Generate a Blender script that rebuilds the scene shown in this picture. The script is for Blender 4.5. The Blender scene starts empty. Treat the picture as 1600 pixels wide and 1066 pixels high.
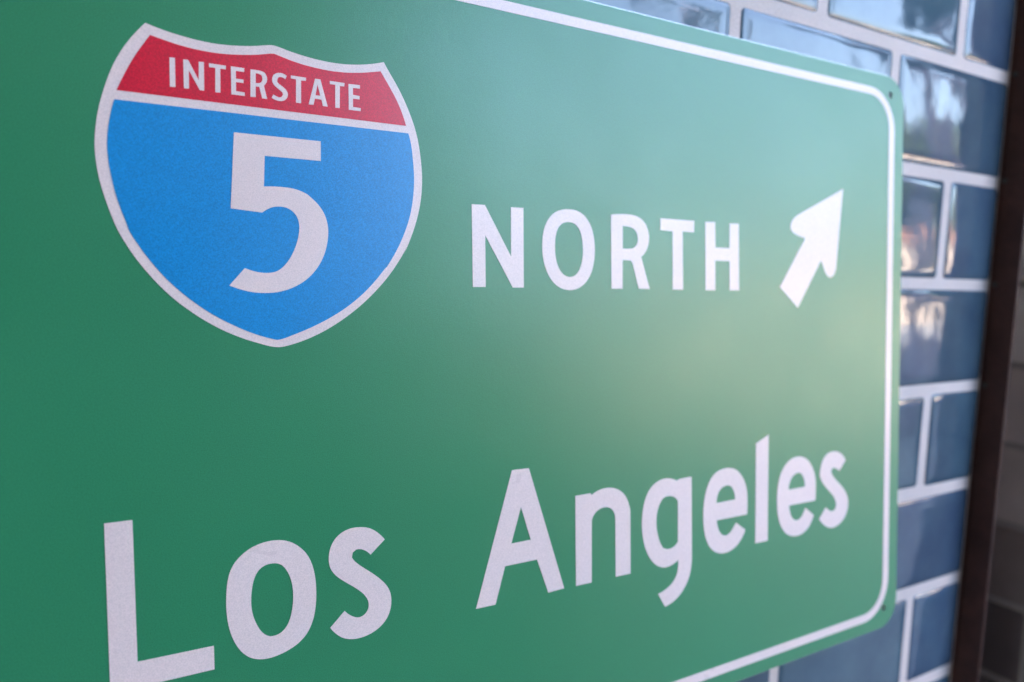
import bpy, bmesh, math, random
from mathutils import Vector, Matrix

random.seed(7)
S = bpy.context.scene
COL = S.collection

# ------------------------------------------------------------------ camera
CAM_LOC = (0.0, -0.32172, 1.45)
CAM_ROT = [(0.854241, 0.021841, -0.519418), (-0.51866, 0.104127, -0.848616), (0.035551, 0.994324, 0.100278)]
SIGN_ROT = [(0.999962, -0.002859, -0.008203), (0.003426, 0.997539, 0.070024), (0.007982, -0.070049, 0.997512)]
SIGN_LOC = (-0.00087, -0.01671, 1.42858)
ROW_Z = [1.60418, 1.52518, 1.44618, 1.36718, 1.28818, 1.20918, 1.13018]

cd = bpy.data.cameras.new('camera')
cd.sensor_width = 36.0
cd.lens = 27.0
cd.clip_start = 0.01
cd.clip_end = 2000
cd.dof.use_dof = True
cd.dof.focus_distance = 0.318
cd.dof.aperture_fstop = 6.0
cam = bpy.data.objects.new('camera', cd)
COL.objects.link(cam)
cam.matrix_world = Matrix.Translation(CAM_LOC) @ Matrix(CAM_ROT).to_4x4()
S.camera = cam

# ------------------------------------------------------------------ sky, sun, exposure
SUN_EL = math.radians(35)
SUN_AZ = math.radians(15)         # the sun stands behind the building, so the wall is in its shade
w = bpy.data.worlds.new('World')
S.world = w
w.use_nodes = True
nt = w.node_tree
nt.nodes.clear()
sky = nt.nodes.new('ShaderNodeTexSky')
sky.sky_type = 'NISHITA'
sky.sun_disc = False
sky.sun_elevation = SUN_EL
sky.sun_rotation = SUN_AZ
sky.air_density = 0.9
sky.dust_density = 4.5
sky.ozone_density = 0.2
bg = nt.nodes.new('ShaderNodeBackground')
bg.inputs['Strength'].default_value = 0.15
out = nt.nodes.new('ShaderNodeOutputWorld')
nt.links.new(sky.outputs[0], bg.inputs[0])
nt.links.new(bg.outputs[0], out.inputs[0])

ld = bpy.data.lights.new('sun', 'SUN')
ld.energy = 2.0
ld.angle = math.radians(0.5)
ld.color = (1.0, 0.94, 0.87)
sun = bpy.data.objects.new('sun', ld)
COL.objects.link(sun)
sdir = Vector((math.sin(SUN_AZ) * math.cos(SUN_EL), math.cos(SUN_AZ) * math.cos(SUN_EL), math.sin(SUN_EL)))
sun.rotation_euler = sdir.to_track_quat('Z', 'Y').to_euler()

S.view_settings.view_transform = 'Standard'
S.view_settings.look = 'None'
S.view_settings.gamma = 1.0
S.view_settings.exposure = 4.52

# ------------------------------------------------------------------ helpers
def tag(o, label=None, cat=None, group=None, kind=None):
    if label: o['label'] = label
    if cat: o['category'] = cat
    if group: o['group'] = group
    if kind: o['kind'] = kind
    return o

def link(name, data, parent=None, mat=None):
    o = bpy.data.objects.new(name, data)
    COL.objects.link(o)
    if parent is not None: o.parent = parent
    if mat is not None and not data.materials: data.materials.append(mat)
    return o

def empty(name, loc=(0, 0, 0)):
    o = bpy.data.objects.new(name, None)
    o.empty_display_size = 0.05
    COL.objects.link(o)
    o.location = loc
    return o

def bm_mesh(name, bm, smooth=False):
    me = bpy.data.meshes.new(name)
    bm.normal_update()
    bm.to_mesh(me)
    bm.free()
    if smooth:
        for p in me.polygons: p.use_smooth = True
    return me

def box_bm(x0, x1, y0, y1, z0, z1, bev=0.0, bm=None):
    own = bm or bmesh.new()
    m = Matrix.Translation(((x0 + x1) / 2, (y0 + y1) / 2, (z0 + z1) / 2)) @ Matrix.Diagonal((x1 - x0, y1 - y0, z1 - z0, 1))
    r = bmesh.ops.create_cube(own, size=1.0, matrix=m)
    if bev:
        ed = list({e for v in r['verts'] for e in v.link_edges})
        bmesh.ops.bevel(own, geom=ed, offset=bev, segments=2, profile=0.5, affect='EDGES')
    return own

def box(name, x0, x1, y0, y1, z0, z1, mat, parent=None, bev=0.0):
    return link(name, bm_mesh(name, box_bm(x0, x1, y0, y1, z0, z1, bev)), parent, mat)

# ------------------------------------------------------------------ materials
def mat_new(name):
    m = bpy.data.materials.new(name)
    m.use_nodes = True
    nt = m.node_tree
    return m, nt, nt.nodes['Principled BSDF']

def N(nt, t, **kw):
    n = nt.nodes.new(t)
    for k, v in kw.items():
        if k in n.inputs: n.inputs[k].default_value = v
        else: setattr(n, k, v)
    return n

def noise(nt, coord, scale, detail=2.0, rough=0.5):
    n = N(nt, 'ShaderNodeTexNoise', Scale=scale, Detail=detail, Roughness=rough)
    nt.links.new(coord, n.inputs['Vector'])
    return n

def scale_range(nt, sock, lo, hi, a=0.3, b=0.7):
    r = N(nt, 'ShaderNodeMapRange')
    r.inputs['From Min'].default_value = a
    r.inputs['From Max'].default_value = b
    r.inputs['To Min'].default_value = lo
    r.inputs['To Max'].default_value = hi
    nt.links.new(sock, r.inputs['Value'])
    return r.outputs['Result']

def times(nt, col, fac):
    m = N(nt, 'ShaderNodeVectorMath', operation='SCALE')
    if isinstance(col, tuple): m.inputs[0].default_value = col[:3]
    else: nt.links.new(col, m.inputs[0])
    nt.links.new(fac, m.inputs['Scale'])
    return m.outputs[0]

def rgbf(nt, fac_sock, ca, cb):
    m = N(nt, 'ShaderNodeMix', data_type='RGBA')
    m.inputs['A'].default_value = (*ca, 1)
    m.inputs['B'].default_value = (*cb, 1)
    nt.links.new(fac_sock, m.inputs['Factor'])
    return m.outputs['Result']

def bump(nt, bs, height, strength, dist):
    b = N(nt, 'ShaderNodeBump', Strength=strength, Distance=dist)
    nt.links.new(height, b.inputs['Height'])
    nt.links.new(b.outputs[0], bs.inputs['Normal'])
    return b

def print_mat(name, col, rough=0.34, amp=0.20):
    """printed vinyl under a satin laminate: fine ink speckle and a slight orange peel"""
    m, nt, bs = mat_new(name)
    tc = N(nt, 'ShaderNodeTexCoord').outputs['Object']
    g = noise(nt, tc, 2300, 1.0, 0.6)
    big = noise(nt, tc, 11, 3.0, 0.5)
    f1 = scale_range(nt, g.outputs['Fac'], 1 - amp, 1 + amp)
    f2 = scale_range(nt, big.outputs['Fac'], 0.97, 1.03)
    mul = N(nt, 'ShaderNodeMath', operation='MULTIPLY')
    nt.links.new(f1, mul.inputs[0]); nt.links.new(f2, mul.inputs[1])
    c = times(nt, col, mul.outputs[0])
    nt.links.new(c, bs.inputs['Base Color'])
    sm = noise(nt, tc, 14, 4.0, 0.65)
    nt.links.new(scale_range(nt, sm.outputs['Fac'], rough - 0.035, rough + 0.035), bs.inputs['Roughness'])
    bs.inputs['IOR'].default_value = 1.54
    pe = noise(nt, tc, 420, 2.0)
    bump(nt, bs, pe.outputs['Fac'], 0.10, 0.0004)
    return m

M = {}
M['green'] = print_mat('sign_green_ink', (0.028, 0.220, 0.096))
M['white'] = print_mat('sign_white_ink', (0.79, 0.63, 0.60), 0.30, 0.10)
M['blue'] = print_mat('sign_blue_ink', (0.0, 0.235, 0.54))
M['red'] = print_mat('sign_red_ink', (0.64, 0.002, 0.026))

m, nt, bs = mat_new('aluminium'); M['alu'] = m
bs.inputs['Base Color'].default_value = (0.62, 0.62, 0.62, 1); bs.inputs['Metallic'].default_value = 1; bs.inputs['Roughness'].default_value = 0.35
m, nt, bs = mat_new('dark_steel'); M['steel'] = m
bs.inputs['Base Color'].default_value = (0.05, 0.05, 0.055, 1); bs.inputs['Metallic'].default_value = 0.6; bs.inputs['Roughness'].default_value = 0.4

def glaze(name, dark, light, rough=0.06, wav=1.0):
    """glazed ceramic: pooled colour, wavy surface, each tile its own shade"""
    m, nt, bs = mat_new(name)
    tc = N(nt, 'ShaderNodeTexCoord').outputs['Object']
    oi = N(nt, 'ShaderNodeObjectInfo').outputs['Random']
    off = N(nt, 'ShaderNodeCombineXYZ')
    mm = N(nt, 'ShaderNodeMath', operation='MULTIPLY'); mm.inputs[1].default_value = 37.0
    nt.links.new(oi, mm.inputs[0])
    for k in range(3): nt.links.new(mm.outputs[0], off.inputs[k])
    ad = N(nt, 'ShaderNodeVectorMath', operation='ADD')
    nt.links.new(tc, ad.inputs[0]); nt.links.new(off.outputs[0], ad.inputs[1])
    v = ad.outputs[0]
    pool = noise(nt, v, 24, 4.0, 0.6)
    c = rgbf(nt, scale_range(nt, pool.outputs['Fac'], 0.0, 1.0, 0.3, 0.72), dark, light)
    c = times(nt, c, scale_range(nt, oi, 0.84, 1.18, 0.0, 1.0))
    # some tiles came out of the kiln greener than others
    fr = N(nt, 'ShaderNodeMath', operation='FRACT')
    nt.links.new(mm.outputs[0], fr.inputs[0])
    hs = N(nt, 'ShaderNodeHueSaturation')
    nt.links.new(c, hs.inputs['Color'])
    nt.links.new(scale_range(nt, fr.outputs[0], 0.482, 0.512, 0.0, 1.0), hs.inputs['Hue'])
    c = hs.outputs[0]
    nt.links.new(c, bs.inputs['Base Color'])
    bs.inputs['Roughness'].default_value = rough
    bs.inputs['IOR'].default_value = 1.52
    w1 = noise(nt, v, 20, 1.0); w2 = noise(nt, v, 85, 2.0)
    s = N(nt, 'ShaderNodeMath', operation='MULTIPLY_ADD')
    nt.links.new(w2.outputs['Fac'], s.inputs[0]); s.inputs[1].default_value = 0.065
    nt.links.new(w1.outputs['Fac'], s.inputs[2])
    bump(nt, bs, s.outputs[0], 1.0, 0.0008 * wav)
    return m
M['tile'] = glaze('blue_glaze', (0.042, 0.077, 0.128), (0.072, 0.124, 0.172))
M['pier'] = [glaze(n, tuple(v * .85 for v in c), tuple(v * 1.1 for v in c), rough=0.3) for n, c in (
    ('pier_glaze_lit', (0.82, 0.72, 0.68)), ('pier_glaze_half_shade', (0.54, 0.44, 0.41)), ('pier_glaze_shade', (0.24, 0.175, 0.165)), ('pier_glaze_deep_shade', (0.10, 0.07, 0.066)))]  # one pier tile in four tones, the recess shade painted into the colour

m, nt, bs = mat_new('grout'); M['grout'] = m
tc = N(nt, 'ShaderNodeTexCoord').outputs['Object']
n1 = noise(nt, tc, 900, 3.0); n2 = noise(nt, tc, 9, 3.0)
c = rgbf(nt, scale_range(nt, n1.outputs['Fac'], 0, 1), (0.56, 0.485, 0.465), (0.76, 0.66, 0.635))
c = times(nt, c, scale_range(nt, n2.outputs['Fac'], 0.9, 1.05))
nt.links.new(c, bs.inputs['Base Color'])
bs.inputs['Roughness'].default_value = 0.75
bump(nt, bs, n1.outputs['Fac'], 0.5, 0.0006)

m, nt, bs = mat_new('pale_brown_grout'); M['grout_brown'] = m
bs.inputs['Base Color'].default_value = (0.36, 0.30, 0.28, 1); bs.inputs['Roughness'].default_value = 0.8

m, nt, bs = mat_new('bronze_paint'); M['bronze'] = m
tc = N(nt, 'ShaderNodeTexCoord').outputs['Object']
n1 = noise(nt, tc, 60, 5.0, 0.7); n2 = noise(nt, tc, 700, 2.0)
c = rgbf(nt, scale_range(nt, n1.outputs['Fac'], 0, 1, 0.35, 0.75), (0.034, 0.012, 0.010), (0.070, 0.026, 0.020))
nt.links.new(c, bs.inputs['Base Color'])
bs.inputs['Roughness'].default_value = 0.6
bs.inputs['Specular IOR Level'].default_value = 0.25
bump(nt, bs, n2.outputs['Fac'], 0.4, 0.0004)

def plain(name, ca, cb, scale, rough=0.8, bstr=0.3, bdist=0.01):
    m, nt, bs = mat_new(name)
    tc = N(nt, 'ShaderNodeTexCoord').outputs['Object']
    n1 = noise(nt, tc, scale, 5.0, 0.6)
    nt.links.new(rgbf(nt, scale_range(nt, n1.outputs['Fac'], 0, 1), ca, cb), bs.inputs['Base Color'])
    bs.inputs['Roughness'].default_value = rough
    bump(nt, bs, n1.outputs['Fac'], bstr, bdist)
    return m
M['render'] = plain('wall_render', (0.52, 0.45, 0.38), (0.60, 0.53, 0.45), 3)
M['paving'] = plain('paving', (0.26, 0.255, 0.25), (0.36, 0.35, 0.34), 2)
M['slabs'] = plain('pavement_slabs', (0.15, 0.13, 0.115), (0.21, 0.185, 0.165), 4)
M['asphalt'] = plain('asphalt', (0.045, 0.045, 0.048), (0.075, 0.073, 0.072), 5)
M['cream'] = plain('cream_stucco', (0.34, 0.29, 0.25), (0.42, 0.36, 0.31), 1.5)
M['rooftile'] = plain('roof_tile', (0.22, 0.10, 0.06), (0.30, 0.14, 0.09), 2)
M['glassdark'] = plain('dark_window', (0.02, 0.025, 0.03), (0.03, 0.035, 0.04), 2, rough=0.1)
M['bark'] = plain('bark', (0.36, 0.27, 0.30), (0.52, 0.40, 0.44), 14, bdist=0.02)
M['leaf'] = plain('leaf_green', (0.13, 0.18, 0.08), (0.24, 0.30, 0.14), 3, rough=0.6)
M['leafdark'] = plain('leaf_dark', (0.012, 0.028, 0.012), (0.03, 0.055, 0.022), 3, rough=0.55)
M['door'] = plain('door_paint', (0.02, 0.012, 0.012), (0.03, 0.018, 0.016), 8, rough=0.35)

# ------------------------------------------------------------------ printed shapes (metres in the plane of the sign)
SHAPES = {
    'i_I': [[(0.04235,0.09117),(0.04421,0.09128),(0.04414,0.0808),(0.04227,0.08069)]],
    'i_N': [[(0.04701,0.09118),(0.04868,0.09129),(0.05216,0.08447),(0.05233,0.09119),(0.05413,0.09129),(0.05401,0.08086),(0.05245,0.08083),(0.04884,0.08757),(0.04872,0.08084),(0.04699,0.08078)]],
    'i_T': [[(0.0559,0.09117),(0.06191,0.09117),(0.06183,0.0898),(0.05989,0.0898),(0.05973,0.08091),(0.05788,0.08079),(0.0581,0.08982),(0.05589,0.08979)]],
    'i_E': [[(0.06368,0.09128),(0.06859,0.09131),(0.0685,0.08984),(0.06547,0.08984),(0.06546,0.08691),(0.06822,0.08696),(0.0682,0.08566),(0.06543,0.08564),(0.0654,0.08227),(0.06854,0.08219),(0.06854,0.08086),(0.06364,0.08085)]],
    'i_R': [[(0.07085,0.09122),(0.07313,0.09128),(0.07484,0.09117),(0.07617,0.09069),(0.07687,0.08953),(0.07706,0.08823),(0.07666,0.08693),(0.07579,0.0857),(0.07691,0.08083),(0.07501,0.08088),(0.07402,0.0851),(0.07267,0.08507),(0.07258,0.08097),(0.07064,0.08087)],[(0.07278,0.09007),(0.07395,0.08995),(0.07493,0.08955),(0.07523,0.08862),(0.07514,0.08765),(0.07465,0.08684),(0.07386,0.08644),(0.0727,0.08638)]],
    'i_S': [[(0.08464,0.09068),(0.084,0.08939),(0.0831,0.08993),(0.08216,0.09001),(0.0813,0.08961),(0.08093,0.08868),(0.08093,0.08784),(0.08176,0.08713),(0.08303,0.08635),(0.08425,0.08536),(0.08487,0.08414),(0.08483,0.08293),(0.0842,0.08178),(0.08305,0.08094),(0.08155,0.08066),(0.08003,0.08094),(0.07864,0.08153),(0.07931,0.08292),(0.08035,0.0824),(0.08156,0.08203),(0.08245,0.08238),(0.08303,0.08329),(0.08285,0.0841),(0.08195,0.08483),(0.08066,0.08573),(0.07949,0.08679),(0.07896,0.08801),(0.07906,0.08936),(0.07967,0.09054),(0.08081,0.09129),(0.0823,0.09155),(0.08365,0.09129)]],
    'i_T2': [[(0.08623,0.0912),(0.09226,0.09119),(0.09218,0.08994),(0.09023,0.08982),(0.09005,0.08086),(0.08805,0.08094),(0.08824,0.09001),(0.0862,0.09008)]],
    'i_A': [[(0.09583,0.09134),(0.09802,0.09135),(0.10083,0.08096),(0.09885,0.08097),(0.09831,0.08341),(0.09567,0.08349),(0.09504,0.08094),(0.0931,0.08091)],[(0.09681,0.08927),(0.09784,0.08486),(0.09593,0.08483)]],
    'i_T3': [[(0.10186,0.09136),(0.10802,0.09135),(0.1079,0.08998),(0.10603,0.08992),(0.1058,0.08102),(0.10397,0.08093),(0.10411,0.09016),(0.1019,0.09008)]],
    'i_E2': [[(0.10969,0.09125),(0.11462,0.09145),(0.11453,0.09003),(0.11157,0.08991),(0.11152,0.08714),(0.11433,0.08699),(0.1143,0.08561),(0.11149,0.08559),(0.11146,0.08217),(0.11477,0.08215),(0.11468,0.08088),(0.10963,0.08083)]],
    'shield': [[(0.03474,0.10214),(0.03835,0.10117),(0.04236,0.10033),(0.04656,0.09966),(0.05082,0.09916),(0.05514,0.09886),(0.05953,0.09883),(0.06403,0.09911),(0.06865,0.09969),(0.07308,0.10045),(0.07666,0.10127),(0.07966,0.10175),(0.08282,0.10125),(0.08732,0.1003),(0.09265,0.09951),(0.09812,0.09899),(0.10368,0.09882),(0.10924,0.0991),(0.11461,0.09981),(0.11994,0.10095),(0.12528,0.10251),(0.12792,0.09834),(0.13084,0.09396),(0.13384,0.08881),(0.1366,0.08304),(0.13882,0.07738),(0.14042,0.07153),(0.14153,0.06457),(0.14205,0.05856),(0.14207,0.0535),(0.1416,0.04785),(0.14043,0.04155),(0.13851,0.03512),(0.13605,0.02886),(0.13334,0.02294),(0.1355,0.02757),(0.13142,0.02071),(0.12656,0.01402),(0.12086,0.00769),(0.1143,0.00165),(0.10695,-0.00388),(0.09927,-0.00855),(0.09189,-0.01198),(0.08526,-0.0142),(0.07991,-0.01525),(0.07637,-0.01487),(0.07214,-0.01363),(0.0662,-0.01157),(0.05994,-0.00882),(0.05393,-0.00546),(0.04807,-0.00145),(0.0425,0.00301),(0.03761,0.00787),(0.03327,0.01298),(0.02943,0.01829),(0.02629,0.02347),(0.02413,0.02772),(0.02291,0.03066),(0.02176,0.03405),(0.0205,0.03817),(0.01943,0.04217),(0.01857,0.04614),(0.01792,0.05037),(0.0176,0.05451),(0.01757,0.05815),(0.01786,0.06211),(0.0185,0.0668),(0.01928,0.07084),(0.02021,0.07454),(0.02141,0.07857),(0.0228,0.08266),(0.02445,0.08666),(0.02659,0.09083),(0.02906,0.09488),(0.0318,0.09862)]],
    'red': [[(0.03616,0.09812),(0.04024,0.09723),(0.04438,0.0964),(0.04859,0.0958),(0.05288,0.09546),(0.05722,0.09534),(0.06158,0.09551),(0.06669,0.09605),(0.07257,0.09698),(0.07677,0.09796),(0.07963,0.09854),(0.08167,0.09817),(0.08688,0.0969),(0.09218,0.09607),(0.09759,0.09558),(0.10313,0.09539),(0.10882,0.0957),(0.11444,0.09648),(0.11938,0.09746),(0.12372,0.09848),(0.12724,0.09318),(0.13024,0.08837),(0.13273,0.08332),(0.13495,0.07725),(0.02488,0.07709),(0.02632,0.08035),(0.02821,0.08447),(0.03085,0.08956),(0.03364,0.0942)]],
    'blue': [[(0.02414,0.07381),(0.13594,0.07419),(0.13684,0.07103),(0.13732,0.06831),(0.13776,0.06439),(0.1382,0.05909),(0.13823,0.05296),(0.13765,0.04661),(0.13647,0.04041),(0.13455,0.03436),(0.13188,0.0282),(0.1287,0.0224),(0.1253,0.01722),(0.12453,0.01654),(0.11933,0.01056),(0.11346,0.00495),(0.10695,2e-05),(0.09992,-0.00417),(0.09272,-0.0076),(0.08571,-0.01036),(0.07945,-0.01232),(0.07661,-0.01183),(0.07225,-0.01055),(0.06627,-0.00812),(0.06,-0.005),(0.05408,-0.00147),(0.04856,0.00255),(0.04332,0.00707),(0.03849,0.01207),(0.03412,0.01757),(0.0304,0.02307),(0.02753,0.0282),(0.02685,0.03047),(0.02561,0.03412),(0.02424,0.03846),(0.02316,0.0429),(0.02234,0.04739),(0.02178,0.05143),(0.02148,0.05498),(0.02143,0.05822),(0.02166,0.06151),(0.02217,0.06532),(0.02299,0.06967)]],
    'five': [[(0.06422,0.06674),(0.09766,0.06683),(0.09757,0.05899),(0.07549,0.05897),(0.07494,0.04713),(0.07773,0.04738),(0.08066,0.04747),(0.08357,0.04741),(0.08632,0.04715),(0.08901,0.04648),(0.09173,0.04535),(0.09279,0.04456),(0.09602,0.04167),(0.09847,0.03817),(0.09978,0.03429),(0.10007,0.03035),(0.09953,0.02594),(0.09818,0.02137),(0.09598,0.01715),(0.09306,0.01347),(0.08957,0.01051),(0.08557,0.00829),(0.08148,0.00685),(0.07751,0.00614),(0.07353,0.00601),(0.06936,0.00641),(0.06521,0.0074),(0.06122,0.00883),(0.06708,0.01552),(0.0695,0.01468),(0.0718,0.01411),(0.07428,0.01385),(0.07713,0.01398),(0.07972,0.01481),(0.08205,0.01665),(0.08417,0.01932),(0.08604,0.0227),(0.0875,0.02663),(0.08827,0.03037),(0.08829,0.03358),(0.08748,0.03622),(0.08576,0.03828),(0.08335,0.03952),(0.08056,0.0398),(0.0779,0.03932),(0.07582,0.03832),(0.07407,0.0371),(0.06242,0.03802)]],
    'N': [[(0.16643,0.04612),(0.17322,0.04618),(0.18696,0.02314),(0.18707,0.04605),(0.1939,0.04603),(0.19381,0.00884),(0.18772,0.0088),(0.17323,0.03253),(0.17324,0.00899),(0.16652,0.00895)]],
    'O': [[(0.21956,0.04696),(0.22449,0.04661),(0.22878,0.04481),(0.23198,0.04174),(0.23416,0.03772),(0.23542,0.03291),(0.23577,0.02757),(0.23519,0.02177),(0.2336,0.01656),(0.23084,0.01243),(0.22713,0.00949),(0.22317,0.00802),(0.2192,0.00782),(0.21489,0.00882),(0.21096,0.01129),(0.20798,0.01489),(0.20595,0.01902),(0.20479,0.02331),(0.20437,0.02789),(0.20467,0.03297),(0.20586,0.03774),(0.20812,0.04169),(0.21111,0.04454),(0.21486,0.04623)],[(0.21954,0.04081),(0.22319,0.04022),(0.22596,0.03797),(0.22756,0.03447),(0.22831,0.02999),(0.22835,0.02504),(0.22745,0.02041),(0.22558,0.01677),(0.22317,0.01476),(0.22054,0.01419),(0.2176,0.01484),(0.21488,0.01702),(0.21292,0.02063),(0.21191,0.02499),(0.21174,0.0295),(0.21223,0.03382),(0.21352,0.03737),(0.21599,0.0398)]],
    'R': [[(0.24608,0.04585),(0.25163,0.04639),(0.25799,0.04653),(0.26338,0.04579),(0.26727,0.04381),(0.26988,0.04069),(0.27116,0.0368),(0.27106,0.03279),(0.26984,0.0293),(0.26794,0.02677),(0.26593,0.02507),(0.27183,0.00856),(0.26429,0.00867),(0.26043,0.02108),(0.25883,0.02311),(0.25363,0.02323),(0.25348,0.00861),(0.24635,0.00857)],[(0.25366,0.04043),(0.25757,0.04035),(0.26077,0.03952),(0.26283,0.03763),(0.26371,0.03505),(0.26343,0.03245),(0.26207,0.03041),(0.26012,0.02935),(0.25364,0.02914)]],
    'T': [[(0.27928,0.04577),(0.30355,0.04566),(0.30343,0.03943),(0.29507,0.03953),(0.29544,0.00842),(0.28792,0.00838),(0.28786,0.03926),(0.27915,0.03963)]],
    'H': [[(0.31193,0.04556),(0.31944,0.04578),(0.31967,0.03182),(0.33085,0.03176),(0.33091,0.04561),(0.33808,0.0458),(0.33876,0.00819),(0.33116,0.00816),(0.3309,0.0245),(0.31971,0.0245),(0.3198,0.00816),(0.31225,0.00813)]],
    'arrow': [[(0.43165,0.07207),(0.42867,0.04694),(0.42598,0.0261),(0.42537,0.02159),(0.4236,0.01844),(0.42068,0.01657),(0.41771,0.01727),(0.41531,0.01937),(0.41328,0.02278),(0.41097,0.02689),(0.38946,-0.00215),(0.37326,0.01035),(0.39569,0.03988),(0.38902,0.04124),(0.38456,0.04286),(0.38237,0.0452),(0.38272,0.04818),(0.38491,0.05107),(0.38872,0.05357)]],
    'L': [[(0.01672,-0.07583),(0.0258,-0.0759),(0.02607,-0.12822),(0.05242,-0.12865),(0.05243,-0.13782),(0.01701,-0.13762)]],
    'o': [[(0.07797,-0.09202),(0.08219,-0.09345),(0.08578,-0.09605),(0.08872,-0.09947),(0.09082,-0.10403),(0.09203,-0.10967),(0.09236,-0.11572),(0.092,-0.1216),(0.09083,-0.12701),(0.08851,-0.13172),(0.08511,-0.13502),(0.08099,-0.13707),(0.07649,-0.13827),(0.07249,-0.1386),(0.0688,-0.13801),(0.06523,-0.13622),(0.06208,-0.13285),(0.05954,-0.12791),(0.05792,-0.12187),(0.05728,-0.11589),(0.05734,-0.1107),(0.05785,-0.10552),(0.05904,-0.101),(0.06117,-0.09754),(0.06424,-0.09485),(0.06804,-0.09286),(0.0728,-0.09182)],[(0.07594,-0.10099),(0.07859,-0.10217),(0.08063,-0.10483),(0.08215,-0.10863),(0.08288,-0.11289),(0.08285,-0.1178),(0.082,-0.12291),(0.08037,-0.12694),(0.07815,-0.12922),(0.07562,-0.13005),(0.07315,-0.12976),(0.07067,-0.1278),(0.06846,-0.1239),(0.067,-0.11927),(0.06656,-0.11472),(0.06691,-0.11001),(0.06796,-0.1056),(0.06982,-0.1025),(0.07261,-0.10102)]],
    's': [[(0.12241,-0.09913),(0.11592,-0.1046),(0.114,-0.10273),(0.11178,-0.10156),(0.10961,-0.10133),(0.10812,-0.10235),(0.10772,-0.10432),(0.10916,-0.10642),(0.11216,-0.10918),(0.11624,-0.11243),(0.12008,-0.11588),(0.12299,-0.11933),(0.12462,-0.12285),(0.125,-0.12666),(0.12431,-0.13059),(0.12254,-0.13394),(0.11972,-0.13654),(0.1158,-0.13844),(0.11115,-0.1393),(0.10683,-0.13896),(0.10319,-0.13751),(0.10023,-0.13507),(0.09793,-0.1321),(0.1042,-0.12629),(0.10611,-0.12829),(0.10847,-0.12989),(0.11075,-0.13041),(0.11283,-0.12971),(0.11432,-0.12796),(0.11475,-0.12554),(0.11399,-0.12297),(0.11197,-0.12026),(0.10862,-0.11723),(0.1043,-0.1139),(0.10061,-0.1106),(0.09842,-0.10714),(0.09781,-0.10319),(0.09852,-0.09903),(0.10043,-0.09563),(0.10346,-0.09322),(0.10721,-0.09205),(0.11125,-0.0921),(0.11508,-0.09299),(0.11877,-0.09524)]],
    'A': [[(0.18653,-0.07685),(0.19595,-0.07706),(0.21618,-0.13926),(0.20672,-0.1395),(0.20029,-0.12195),(0.1823,-0.12192),(0.17687,-0.13909),(0.1665,-0.13891)],[(0.19133,-0.09501),(0.19673,-0.11171),(0.18581,-0.11174)]],
    'n': [[(0.22324,-0.09412),(0.23264,-0.09409),(0.23338,-0.09513),(0.23573,-0.09396),(0.23935,-0.09295),(0.24388,-0.09276),(0.24845,-0.0937),(0.25235,-0.09571),(0.2553,-0.09863),(0.25733,-0.10244),(0.2585,-0.10708),(0.25861,-0.13995),(0.24871,-0.13977),(0.24857,-0.10955),(0.24799,-0.10663),(0.24631,-0.10418),(0.24348,-0.10274),(0.24006,-0.10257),(0.2369,-0.10357),(0.23461,-0.10554),(0.23333,-0.10832),(0.2332,-0.13971),(0.22341,-0.13954)]],
    'g': [[(0.30215,-0.09432),(0.30252,-0.13968),(0.30151,-0.14668),(0.29891,-0.15264),(0.29431,-0.15784),(0.28876,-0.1612),(0.28275,-0.16277),(0.27782,-0.15479),(0.28308,-0.15344),(0.28783,-0.15089),(0.29111,-0.14699),(0.29235,-0.14249),(0.29225,-0.13871),(0.28859,-0.14048),(0.28404,-0.14127),(0.27919,-0.14032),(0.27448,-0.13716),(0.27038,-0.13165),(0.26758,-0.12444),(0.26642,-0.1167),(0.26693,-0.10871),(0.2689,-0.10185),(0.27231,-0.09687),(0.2773,-0.09379),(0.28284,-0.09285),(0.28764,-0.0936),(0.29156,-0.09518),(0.29301,-0.09442)],[(0.28584,-0.10273),(0.2895,-0.10388),(0.29207,-0.10648),(0.29213,-0.12868),(0.28901,-0.13104),(0.28506,-0.1316),(0.28109,-0.13006),(0.27827,-0.12487),(0.27662,-0.11805),(0.27684,-0.11138),(0.27872,-0.10629),(0.28153,-0.10321)]],
    'e': [[(0.33144,-0.09284),(0.33661,-0.09428),(0.34083,-0.09753),(0.3441,-0.10216),(0.34605,-0.10755),(0.34663,-0.11386),(0.34641,-0.12177),(0.32175,-0.12153),(0.32245,-0.12519),(0.32413,-0.1285),(0.32665,-0.13075),(0.32965,-0.13136),(0.33279,-0.13003),(0.33536,-0.12746),(0.33724,-0.12528),(0.34497,-0.13055),(0.34204,-0.13513),(0.33764,-0.13885),(0.33193,-0.141),(0.32594,-0.14117),(0.32035,-0.13923),(0.31601,-0.13546),(0.31316,-0.1303),(0.3116,-0.12392),(0.31113,-0.1168),(0.31168,-0.10975),(0.31342,-0.10325),(0.31651,-0.09779),(0.32071,-0.09434),(0.32581,-0.09286)],[(0.33042,-0.10266),(0.33346,-0.10397),(0.3355,-0.10715),(0.3364,-0.11165),(0.32141,-0.11162),(0.32196,-0.10806),(0.32372,-0.105),(0.32686,-0.10308)]],
    'l': [[(0.35357,-0.08105),(0.36433,-0.07684),(0.36419,-0.14019),(0.35353,-0.1401)]],
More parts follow.
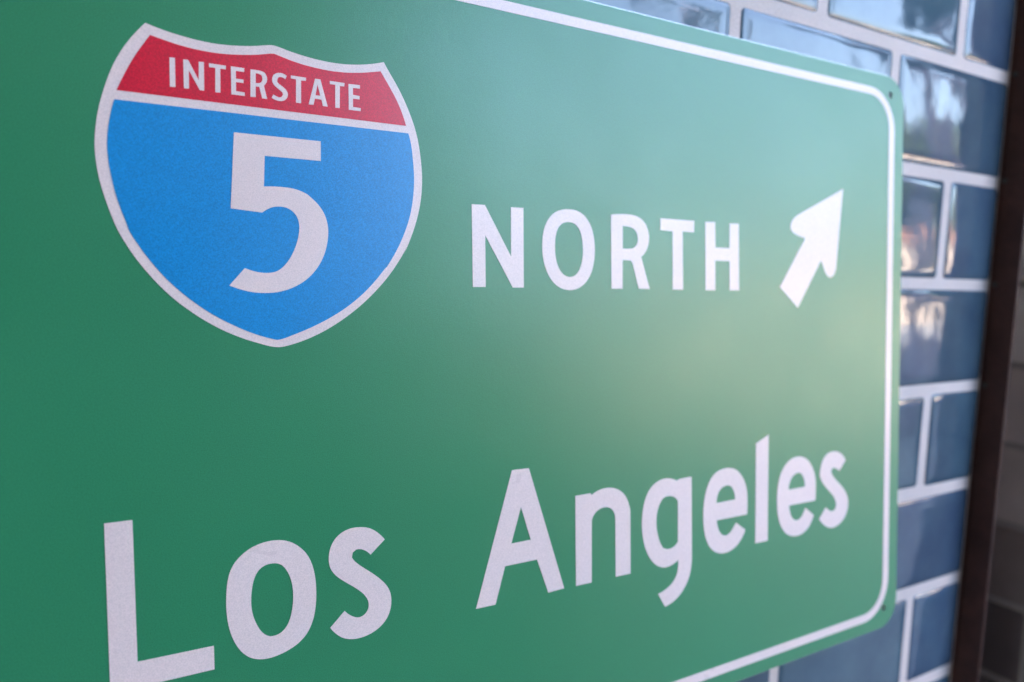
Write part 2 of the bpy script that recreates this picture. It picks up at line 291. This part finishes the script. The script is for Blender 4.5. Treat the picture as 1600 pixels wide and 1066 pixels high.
    'e2': [[(0.39352,-0.09312),(0.39835,-0.09476),(0.40252,-0.09821),(0.40577,-0.10299),(0.40756,-0.10841),(0.40803,-0.11477),(0.40773,-0.12213),(0.38323,-0.12191),(0.38394,-0.12586),(0.38553,-0.1292),(0.38812,-0.13141),(0.39144,-0.13195),(0.39464,-0.13051),(0.39684,-0.12795),(0.39833,-0.12548),(0.4063,-0.13117),(0.40368,-0.13565),(0.3995,-0.13945),(0.39361,-0.14156),(0.38703,-0.1414),(0.38113,-0.13898),(0.37661,-0.1344),(0.37371,-0.12824),(0.3724,-0.12154),(0.37225,-0.11479),(0.3731,-0.10794),(0.37544,-0.10164),(0.37951,-0.09669),(0.38442,-0.09377),(0.38891,-0.09283)],[(0.3927,-0.10294),(0.39527,-0.10486),(0.39707,-0.10816),(0.39763,-0.1122),(0.38262,-0.11218),(0.3834,-0.10849),(0.38561,-0.105),(0.38893,-0.10313)]],
    's2': [[(0.43752,-0.10018),(0.43121,-0.10642),(0.428,-0.10451),(0.42483,-0.10365),(0.42306,-0.10516),(0.42396,-0.10791),(0.42735,-0.11141),(0.43265,-0.11565),(0.43732,-0.12026),(0.43987,-0.1247),(0.4405,-0.12902),(0.43948,-0.13352),(0.43638,-0.1378),(0.43128,-0.14099),(0.42517,-0.1421),(0.41964,-0.1409),(0.4152,-0.13802),(0.41158,-0.13453),(0.41809,-0.12806),(0.42086,-0.13007),(0.42395,-0.1315),(0.4271,-0.13081),(0.42842,-0.12839),(0.42751,-0.1248),(0.42446,-0.12088),(0.4193,-0.11646),(0.4146,-0.11183),(0.41185,-0.10724),(0.41249,-0.10259),(0.41446,-0.09796),(0.41809,-0.09458),(0.42321,-0.09318),(0.42884,-0.09376),(0.43394,-0.09633)]],
}

def smooth_loop(P, ang=34.0):
    """corners stay sharp, gentle turns become curves"""
    n = len(P)
    V = [Vector(p) for p in P]
    cor, tan = [], []
    for i in range(n):
        a = V[i] - V[i - 1]; b = V[(i + 1) % n] - V[i]
        t = abs(a.angle_signed(b)) if a.length > 1e-9 and b.length > 1e-9 else 0
        cor.append(math.degrees(t) > ang)
        d = V[(i + 1) % n] - V[i - 1]
        tan.append(d.normalized() if d.length > 0 else d)
    res = []
    for i in range(n):
        j = (i + 1) % n
        p, q = V[i], V[j]
        L = (q - p).length
        res.append(p)
        if cor[i] and cor[j] or L < 0.0004: continue
        ch = (q - p).normalized()
        t1 = ch if cor[i] else tan[i]
        t2 = ch if cor[j] else tan[j]
        if cor[i] and not cor[j]: t1 = (2 * ch.dot(t2) * ch - t2).normalized()
        if cor[j] and not cor[i]: t2 = (2 * ch.dot(t1) * ch - t1).normalized()
        if L > 0.012: continue
        k = 5 if L > 0.002 else 3
        for s in range(1, k):
            u = s / k
            h1 = 2 * u**3 - 3 * u**2 + 1; h2 = u**3 - 2 * u**2 + u; h3 = -2 * u**3 + 3 * u**2; h4 = u**3 - u**2
            res.append(h1 * p + h2 * L * t1 + h3 * q + h4 * L * t2)
    return [(v.x, v.y) for v in res]

def plate(name, loops, front, depth, mat, parent, smooth=True):
    """flat sheet with holes: outline in the local XZ plane, its face at y = front (towards -Y), depth thick"""
    cu = bpy.data.curves.new(name, 'CURVE')
    cu.dimensions = '2D'; cu.fill_mode = 'BOTH'; cu.extrude = depth / 2
    for L in loops:
        L = smooth_loop(L) if smooth else L
        sp = cu.splines.new('POLY')
        sp.points.add(len(L) - 1)
        for k, (x, y) in enumerate(L): sp.points[k].co = (x, y, 0, 1)
        sp.use_cyclic_u = True
    tmp = bpy.data.objects.new('tmp', cu)
    COL.objects.link(tmp)
    dg = bpy.context.evaluated_depsgraph_get()
    me = bpy.data.meshes.new_from_object(tmp.evaluated_get(dg))
    bpy.data.objects.remove(tmp); bpy.data.curves.remove(cu)
    me.name = name
    # curve lies in XY facing +Z  ->  XZ facing -Y
    me.transform(Matrix.Translation((0, front + depth / 2, 0)) @ Matrix.Rotation(math.radians(90), 4, 'X'))
    me.materials.clear()
    for p in me.polygons: p.use_smooth = False
    return link(name, me, parent, mat)

def rrect(x0, x1, y0, y1, r, k=10):
    P = []
    for cx, cy, a in ((x1 - r, y1 - r, 0), (x0 + r, y1 - r, 90), (x0 + r, y0 + r, 180), (x1 - r, y0 + r, 270)):
        for s in range(k + 1):
            t = math.radians(a + 90 * s / k)
            P.append((cx + r * math.cos(t), cy + r * math.sin(t)))
    return P

def circle(cx, cy, r, k=20):
    return [(cx + r * math.cos(2 * math.pi * s / k), cy + r * math.sin(2 * math.pi * s / k)) for s in range(k)]

# ------------------------------------------------------------------ the road sign
SX0, SX1, SZ0, SZ1 = -0.0380, 0.4952, -0.2193, 0.1490
HOLES = [(0.4803, 0.1368), (0.4806, -0.2058), (-0.0231, 0.1368), (-0.0234, -0.2058)]
sign = empty('road_sign')
sign.matrix_world = Matrix.Translation(SIGN_LOC) @ Matrix(SIGN_ROT).to_4x4()
tag(sign, 'green highway sign reading interstate 5 north, Los Angeles, leaning on the blue tiled wall', 'road sign')
outer = rrect(SX0, SX1, SZ0, SZ1, 0.0190)
plate('panel', [outer] + [circle(x, z, 0.0021) for x, z in HOLES], 0.00015, 0.0018, M['alu'], sign, False)
plate('green_face', [rrect(SX0 + 0.0002, SX1 - 0.0002, SZ0 + 0.0002, SZ1 - 0.0002, 0.0188)] + [circle(x, z, 0.0021) for x, z in HOLES], 0.0, 0.00015, M['green'], sign, False)
plate('border_line', [rrect(-0.0280, 0.4852, -0.2113, 0.1395, 0.0265), rrect(-0.0221, 0.4791, -0.2060, 0.1347, 0.0208)], -0.00015, 0.00021, M['white'], sign, False)
for k in ('N', 'O', 'R', 'T', 'H', 'L', 'o', 's', 'A', 'n', 'g', 'e', 'l', 'e2', 's2'):
    o = plate('letter', SHAPES[k], -0.00015, 0.00021, M['white'], sign)
    c = k[0]
    o['label'] = 'white %s letter %s' % ('capital' if c.isupper() else 'lower-case', c)
plate('arrow', SHAPES['arrow'], -0.00015, 0.00021, M['white'], sign)
shield = plate('route_shield', SHAPES['shield'], -0.00015, 0.00021, M['white'], sign)
plate('red_band', SHAPES['red'], -0.00026, 0.00019, M['red'], shield)
plate('blue_field', SHAPES['blue'], -0.00026, 0.00019, M['blue'], shield)
plate('numeral', SHAPES['five'], -0.00036, 0.00018, M['white'], shield)
for k in ('i_I', 'i_N', 'i_T', 'i_E', 'i_R', 'i_S', 'i_T2', 'i_A', 'i_T3', 'i_E2'):
    plate('letter', SHAPES[k], -0.00036, 0.00018, M['white'], shield)
# dark screws sunk in the corner holes, their shanks reaching the wall
inv = sign.matrix_world.inverted()
for x, z in HOLES:
    bm = bmesh.new()
    hit = sign.matrix_world @ Vector((x, 0, z))
    ln = 0.010 - hit.y
    for r, y0, y1 in ((0.0017, 0.0007, 0.0017), (0.0009, 0.0017, ln)):
        bmesh.ops.create_cone(bm, cap_ends=True, segments=14, radius1=r, radius2=r, depth=y1 - y0,
                              matrix=Matrix.Translation((x, (y0 + y1) / 2, z)) @ Matrix.Rotation(math.radians(90), 4, 'X'))
    link('screw', bm_mesh('screw', bm), sign, M['steel'])

# ------------------------------------------------------------------ tiles
PW, PH, G = 0.1530, 0.0790, 0.0056       # pitch and joint
def tile_mesh(name, w, h, t=0.0075, seed=0):
    """pressed tile with a cushioned, slightly uneven face; face at y=0, body towards +Y, centred in x and z"""
    rng = random.Random(seed)
    bm = bmesh.new()
    prof = [(0.0, t), (0.0, 0.0042), (0.0004, 0.0026), (0.0012, 0.0014), (0.0024, 0.0007), (0.0042, 0.00028), (0.0072, 0.00007), (0.011, 0.0)]
    rings = []
    for ins, y in prof:
        hw, hh = w / 2 - ins, h / 2 - ins
        r = max(0.0012, 0.0030 - ins * 0.2)
        ring = []
        for cx, cz, a in ((hw - r, hh - r, 0), (-hw + r, hh - r, 90), (-hw + r, -hh + r, 180), (hw - r, -hh + r, 270)):
            for s in (0, 1, 2):
                q = math.radians(a + 45 * s)
                ring.append(bm.verts.new((cx + r * math.cos(q), y + (rng.uniform(-1, 1) * 0.00004 if ins > 0.001 else 0), cz + r * math.sin(q))))
        rings.append(ring)
    n = len(rings[0])
    for a, b in zip(rings, rings[1:]):
        for i in range(n):
            j = (i + 1) % n
            bm.faces.new((a[i], a[j], b[j], b[i]))
    bm.faces.new(rings[-1])
    bm.faces.new(list(reversed(rings[0])))
    bmesh.ops.recalc_face_normals(bm, faces=bm.faces)
    me = bm_mesh(name, bm, True)
    return me

wall = empty('tiled_wall', (0, 0, 0))
tag(wall, 'glossy blue tiled wall with wide white joints behind the green sign', 'wall')
XEND = 0.6362                               # cut edge of the tiling, beside the bronze trim
full = [tile_mesh('wall_tile', PW - G, PH - G, seed=k) for k in range(3)]
joint_even = 0.5657 - PW * 0              # joint position of rows with the mid joint
ROW0 = ROW_Z[0]
half_cache = {}
individual, rest = [], []
for r in range(-2, 12):                     # r = 0 is the row above the first measured joint
    zc = ROW0 + PH / 2 - r * PH             # row r lies between joints r-1 and r
    base = 0.5657 if r % 2 == 0 else 0.4912
    k = -4
    while True:
        xl = base + k * PW
        xr = xl + PW
        if xl > XEND - 0.01: break
        clip = min(xr, XEND + G / 2)
        # visible in the photograph: right of the sign, above it or below it
        vis = (xr > 0.46 and -1 <= r <= 7) or (r in (-1, 0, 1) and xr > 0.16) or (r in (6, 7) and xr > 0.26)
        individual.append((xl, clip, zc)) if vis else rest.append((xl, clip, zc))
        k += 1
for xl, xr, zc in individual:
    wd = round(xr - xl - G, 4)
    if abs(wd - (PW - G)) < 0.0006: me = random.choice(full)
    else:
        me = half_cache.setdefault(wd, tile_mesh('wall_tile_cut', wd, PH - G, seed=9))
    o = link('tile', me, wall, M['tile'])
    o.location = ((xl + xr) / 2, random.uniform(-0.0003, 0.0003), zc)
    o.rotation_euler = (random.uniform(-1, 1) * 0.004, 0, random.uniform(-1, 1) * 0.0015)
bm = bmesh.new()
for xl, xr, zc in rest:
    me = tile_mesh('tmp', xr - xl - G, PH - G, seed=3)
    me.transform(Matrix.Translation(((xl + xr) / 2, 0, zc)))
    bm.from_mesh(me); bpy.data.meshes.remove(me)
o = link('hidden_tiles', bm_mesh('hidden_tiles', bm, True), wall, M['tile'])
o['kind'] = 'stuff'
box('grout_bed', -0.16, XEND - 0.0002, 0.0010, 0.012, ROW0 - 11.5 * PH, ROW0 + 2.5 * PH, M['grout'], wall)

# ------------------------------------------------------------------ bronze corner trim
trim = empty('corner_trim', (0.6455, 0, 0))
tag(trim, 'dark bronze upright metal post where the tiled wall ends', 'trim')
bm = box_bm(0.6382, 0.6412, -0.0185, 0.0119, 0.0, 2.6, bev=0.0003)
box_bm(0.6412, 0.6568, 0.0020, 0.0119, 0.0, 2.6, bm=bm)
link('post', bm_mesh('post', bm), None, M['bronze']).parent = trim
trim.children[0].matrix_parent_inverse = trim.matrix_world.inverted()
bm = box_bm(0.6365, 0.6380, -0.0012, 0.0119, 0.0, 2.6, bev=0.0003)
t2 = link('edge_strip', bm_mesh('edge_strip', bm), None, M['tile'])
t2.data.materials.clear(); t2.data.materials.append(M['bronze'])
t2.parent = trim
for z in (ROW_Z[0] + 0.003, ROW_Z[1] + 0.002, ROW_Z[2] + 0.001, ROW_Z[3]):    # little clips pinching the trim at the joints
    bm = bmesh.new()
    bmesh.ops.create_icosphere(bm, subdivisions=2, radius=0.0021, matrix=Matrix.Translation((0.6372, -0.0022, z)))
    c = link('rivet', bm_mesh('rivet', bm, True), None, M['steel']); c.parent = trim
for c in trim.children: c.location = (-trim.location[0], 0, 0); c.matrix_parent_inverse = Matrix()

# ------------------------------------------------------------------ pier beyond the doorway
pier = empty('pier', (0, 0, 0))
tag(pier, 'shadowed grey-brown tiled side of the doorway at the right edge, beyond the bronze post', 'pier')
box('pier_core', 0.8095, 1.25, -0.130, 0.30, 0.0, 2.6, M['grout_brown'], pier)
ptile = tile_mesh('pier_tile', PW - G, PH - 0.005, seed=21)
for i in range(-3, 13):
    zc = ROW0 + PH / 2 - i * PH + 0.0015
    mt = M['pier'][0 if zc > 1.33 else 1 if zc > 1.25 else 2 if zc > 1.17 else 3]  # courses darken downward to paint the falloff of light
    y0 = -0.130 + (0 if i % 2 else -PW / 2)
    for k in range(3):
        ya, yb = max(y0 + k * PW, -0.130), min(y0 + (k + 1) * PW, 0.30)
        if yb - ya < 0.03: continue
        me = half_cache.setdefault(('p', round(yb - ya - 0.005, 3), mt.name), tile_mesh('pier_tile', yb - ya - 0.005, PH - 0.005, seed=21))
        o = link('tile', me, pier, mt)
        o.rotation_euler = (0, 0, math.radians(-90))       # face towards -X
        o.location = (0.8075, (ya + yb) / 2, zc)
bl = box('door_leaf', 0.657, 0.811, 0.26, 0.30, 0.0, 2.6, M['door'], None)
tag(bl, 'dark door at the back of the narrow doorway beyond the bronze post', 'door')

# ------------------------------------------------------------------ building, paving, surroundings
bld = empty('building', (0, 0, 0))
tag(bld, 'plain rendered building carrying the blue tiled wall', 'building')
box('wall', -14, 0.6570, 0.0122, 0.45, 0, 7.6, M['render'], bld)
box('wall', 0.657, 1.25, 0.3002, 0.45, 0, 2.6, M['render'], bld)
box('wall', 0.6572, 1.25, -0.005, 0.45, 2.602, 7.6, M['render'], bld)
box('wall', 1.2502, 22, 0.0122, 0.45, 0, 7.6, M['render'], bld)
box('sky_blocker', -6.0, 1.0, -3.2, 0.0120, 2.62, 2.72, M['render'], bld)  # added slab, never in view, cuts the upper sky light on the sign
def sheet(name, x0, x1, y0, y1, z, mat):
    bm = bmesh.new()
    bm.faces.new([bm.verts.new(v) for v in ((x0, y0, z), (x1, y0, z), (x1, y1, z), (x0, y1, z))])
    return tag(link(name, bm_mesh(name, bm), None, mat), kind='structure')
sheet('ground', -700, 700, -700, 700, 0, M['asphalt'])
sheet('plaza', -90, 120, -90, -10.8, 0.004, M['paving'])
tag(box('pavement', -30, 40, -4.3, -0.006, -0.05, 0.12, M['slabs']), kind='structure')

def tube(bm, p, q, r0, r1, seg=9):
    p, q = Vector(p), Vector(q)
    d = q - p
    m = Matrix.Translation((p + q) / 2) @ d.to_track_quat('Z', 'Y').to_matrix().to_4x4()
    bmesh.ops.create_cone(bm, cap_ends=True, segments=seg, radius1=r0, radius2=r1, depth=d.length, matrix=m)

def leaves(blobs, n, size, seed):
    rng = random.Random(seed)
    bm = bmesh.new()
    for i in range(n):
        cx, cy, cz, rx, rz = rng.choice(blobs)
        while True:
            v = Vector((rng.uniform(-1, 1), rng.uniform(-1, 1), rng.uniform(-1, 1)))
            if v.length < 1: break
        v *= 0.55 + 0.45 * rng.random()
        c = Vector((cx + v.x * rx, cy + v.y * rx, cz + v.z * rz))
        a = Vector((rng.gauss(0, 1), rng.gauss(0, 1), rng.gauss(0, 1))).normalized()
        b = a.orthogonal().normalized()
        s = size * rng.uniform(0.6, 1.3)
        bm.faces.new([bm.verts.new(c + a * s), bm.verts.new(c + b * s * 0.45), bm.verts.new(c - a * s), bm.verts.new(c - b * s * 0.45)])
    return bm

# street tree whose bark and twigs mirror in the tiles
AZ = math.radians
def polar(az, dist, z=0.0, ox=0.5): return (ox + dist * math.cos(AZ(az)), -dist * math.sin(AZ(az)), z)
tx, ty, _ = polar(29.9, 7.0)
tree = empty('street_tree', (tx, ty, 0.10))
tag(tree, 'slim grey street tree mirrored as a dark upright band in the wall tiles', 'tree')
bm = bmesh.new()
pts = [(0, 0, 0, .14), (.02, .01, 1.0, .118), (-.02, .0, 2.0, .108), (.03, -.02, 2.9, .11), (0, 0, 3.5, .09), (.06, .05, 4.6, .06)]
for a, b in zip(pts, pts[1:]): tube(bm, a[:3], b[:3], a[3], b[3], 12)
rng = random.Random(5)
tips = []
for k in range(9):
    z0 = 2.7 + 0.2 * k
    an = k * 2.4
    q = (math.cos(an) * rng.uniform(.3, .6), math.sin(an) * rng.uniform(.3, .6), z0 + rng.uniform(.4, .9))
    tube(bm, (0, 0, z0), q, .07, .035, 7)
    for s in range(3):
        e = (q[0] * 1.35 + rng.uniform(-.22, .22), q[1] * 1.35 + rng.uniform(-.22, .22), q[2] + rng.uniform(-.1, .5))
        tube(bm, q, e, .018, .006, 5); tips.append(e)
link('trunk', bm_mesh('trunk', bm, True), tree, M['bark'])
link('crown', bm_mesh('crown', leaves([(a, b, c, .26, .2) for a, b, c in tips], 1200, .085, 3)), tree, M['leafdark'])

blocker_hedge = empty('blocker_hedge', (-1.5, -2.6, 0.10))  # added unseen to darken the reflection on the sign's left half
tag(blocker_hedge, 'tall dark wall of foliage added to block light from the left half of the green sign', 'blocker_hedge')
cl = [(-3.4 + .4 * k, .08 * (k % 3), z, .5, .45) for k in range(16) for z in (.4, 1.0, 1.6, 2.05)] + [(3.0 + .4 * k, .05, z, .4, .35) for k in range(2) for z in (.4, .9, 1.35)]
link('foliage', bm_mesh('foliage', leaves(cl, 12000, .075, 8)), blocker_hedge, M['leafdark'])
bm = box_bm(-3.6, 2.6, -.15, .35, 0.02, 2.2, .06)
box_bm(2.61, 3.2, -.15, .3, 0.02, 1.45, .06, bm)
link('blocker_core', bm_mesh('blocker_core', bm), blocker_hedge, M['leafdark'])

young = empty('young_tree', (*polar(46.5, 8.5)[:2], 0))
tag(young, 'young thin tree whose few twigs mirror in the tiles above the sign', 'tree')
bm = bmesh.new()
rng = random.Random(17); tips = []
tube(bm, (0, 0, 0), (.02, 0, 3.2), .05, .035); tube(bm, (.02, 0, 3.2), (0, .05, 4.7), .035, .015)
for k in range(10):
    z0 = 2.9 + .17 * k; an = k * 2.1
    q = (math.cos(an) * rng.uniform(.4, .9), math.sin(an) * rng.uniform(.4, .9), z0 + rng.uniform(.1, .5))
    tube(bm, (0, 0, z0), q, .016, .006, 6); tips += [(q[0] * f, q[1] * f, z0 + (q[2] - z0) * f) for f in (.6, 1.0)]
link('trunk', bm_mesh('trunk', bm, True), young, M['bark'])
link('crown', bm_mesh('crown', leaves([(a, b, c, .17, .15) for a, b, c in tips], 650, .05, 31)), young, M['leafdark'])

# sunlit low house far across the open ground, with trees behind it
house = empty('house', (0, 0, 0))
hx, hy, _ = polar(38, 30)
house.location = (hx, hy, 0)
house.rotation_euler = (0, 0, math.radians(180))
tag(house, 'long low cream house in the sun across the open ground', 'house')
box('wall', -17, 22, 0, 7, 0, 3.1, M['cream'], house)
box('roof', -17.4, 22.4, -0.4, 7.4, 3.1, 3.4, M['rooftile'], house)
for k in range(8): box('window', -15 + 4.6 * k, -13.4 + 4.6 * k, -0.05, 0.05, 1.0, 2.2, M['glassdark'], house)
crown_me = None
ORD = ['the one nearest the sun', 'the tallest, in line with the street tree', 'next after the tallest one', 'the middle one', 'the smallest with a round top', 'last but one of the row', 'the last one, above the added foliage']
for k, (az, dist, s) in enumerate([(24, 40, .95), (29.8, 43, 1.4), (36, 41, .85), (43, 44, .95), (51, 41, .8), (61, 40, .9), (72, 42, .9)]):
    x, y, _ = polar(az, dist)
    t = empty('leafy_tree', (x, y, 0)); t.scale = (s, s, s); t.rotation_euler = (0, 0, k * 1.3)
    tag(t, 'round green tree standing behind the cream house, ' + ORD[k], 'tree', 'trees behind the cream house')
    if crown_me is None:
        bm = bmesh.new(); tube(bm, (0, 0, 0), (0, 0, 4), .3, .16, 10)
        trunk_me = bm_mesh('trunk', bm, True); trunk_me.materials.append(M['bark'])
        rr = random.Random(11)
        crown_me = bm_mesh('crown', leaves([(rr.uniform(-2, 2), rr.uniform(-2, 2), 4.6 + rr.uniform(-1.2, 1.2), 1.7, 1.3) for _ in range(9)], 2600, .3, 12))
        crown_me.materials.append(M['leaf'])
    link('trunk', trunk_me, t); link('crown', crown_me, t)
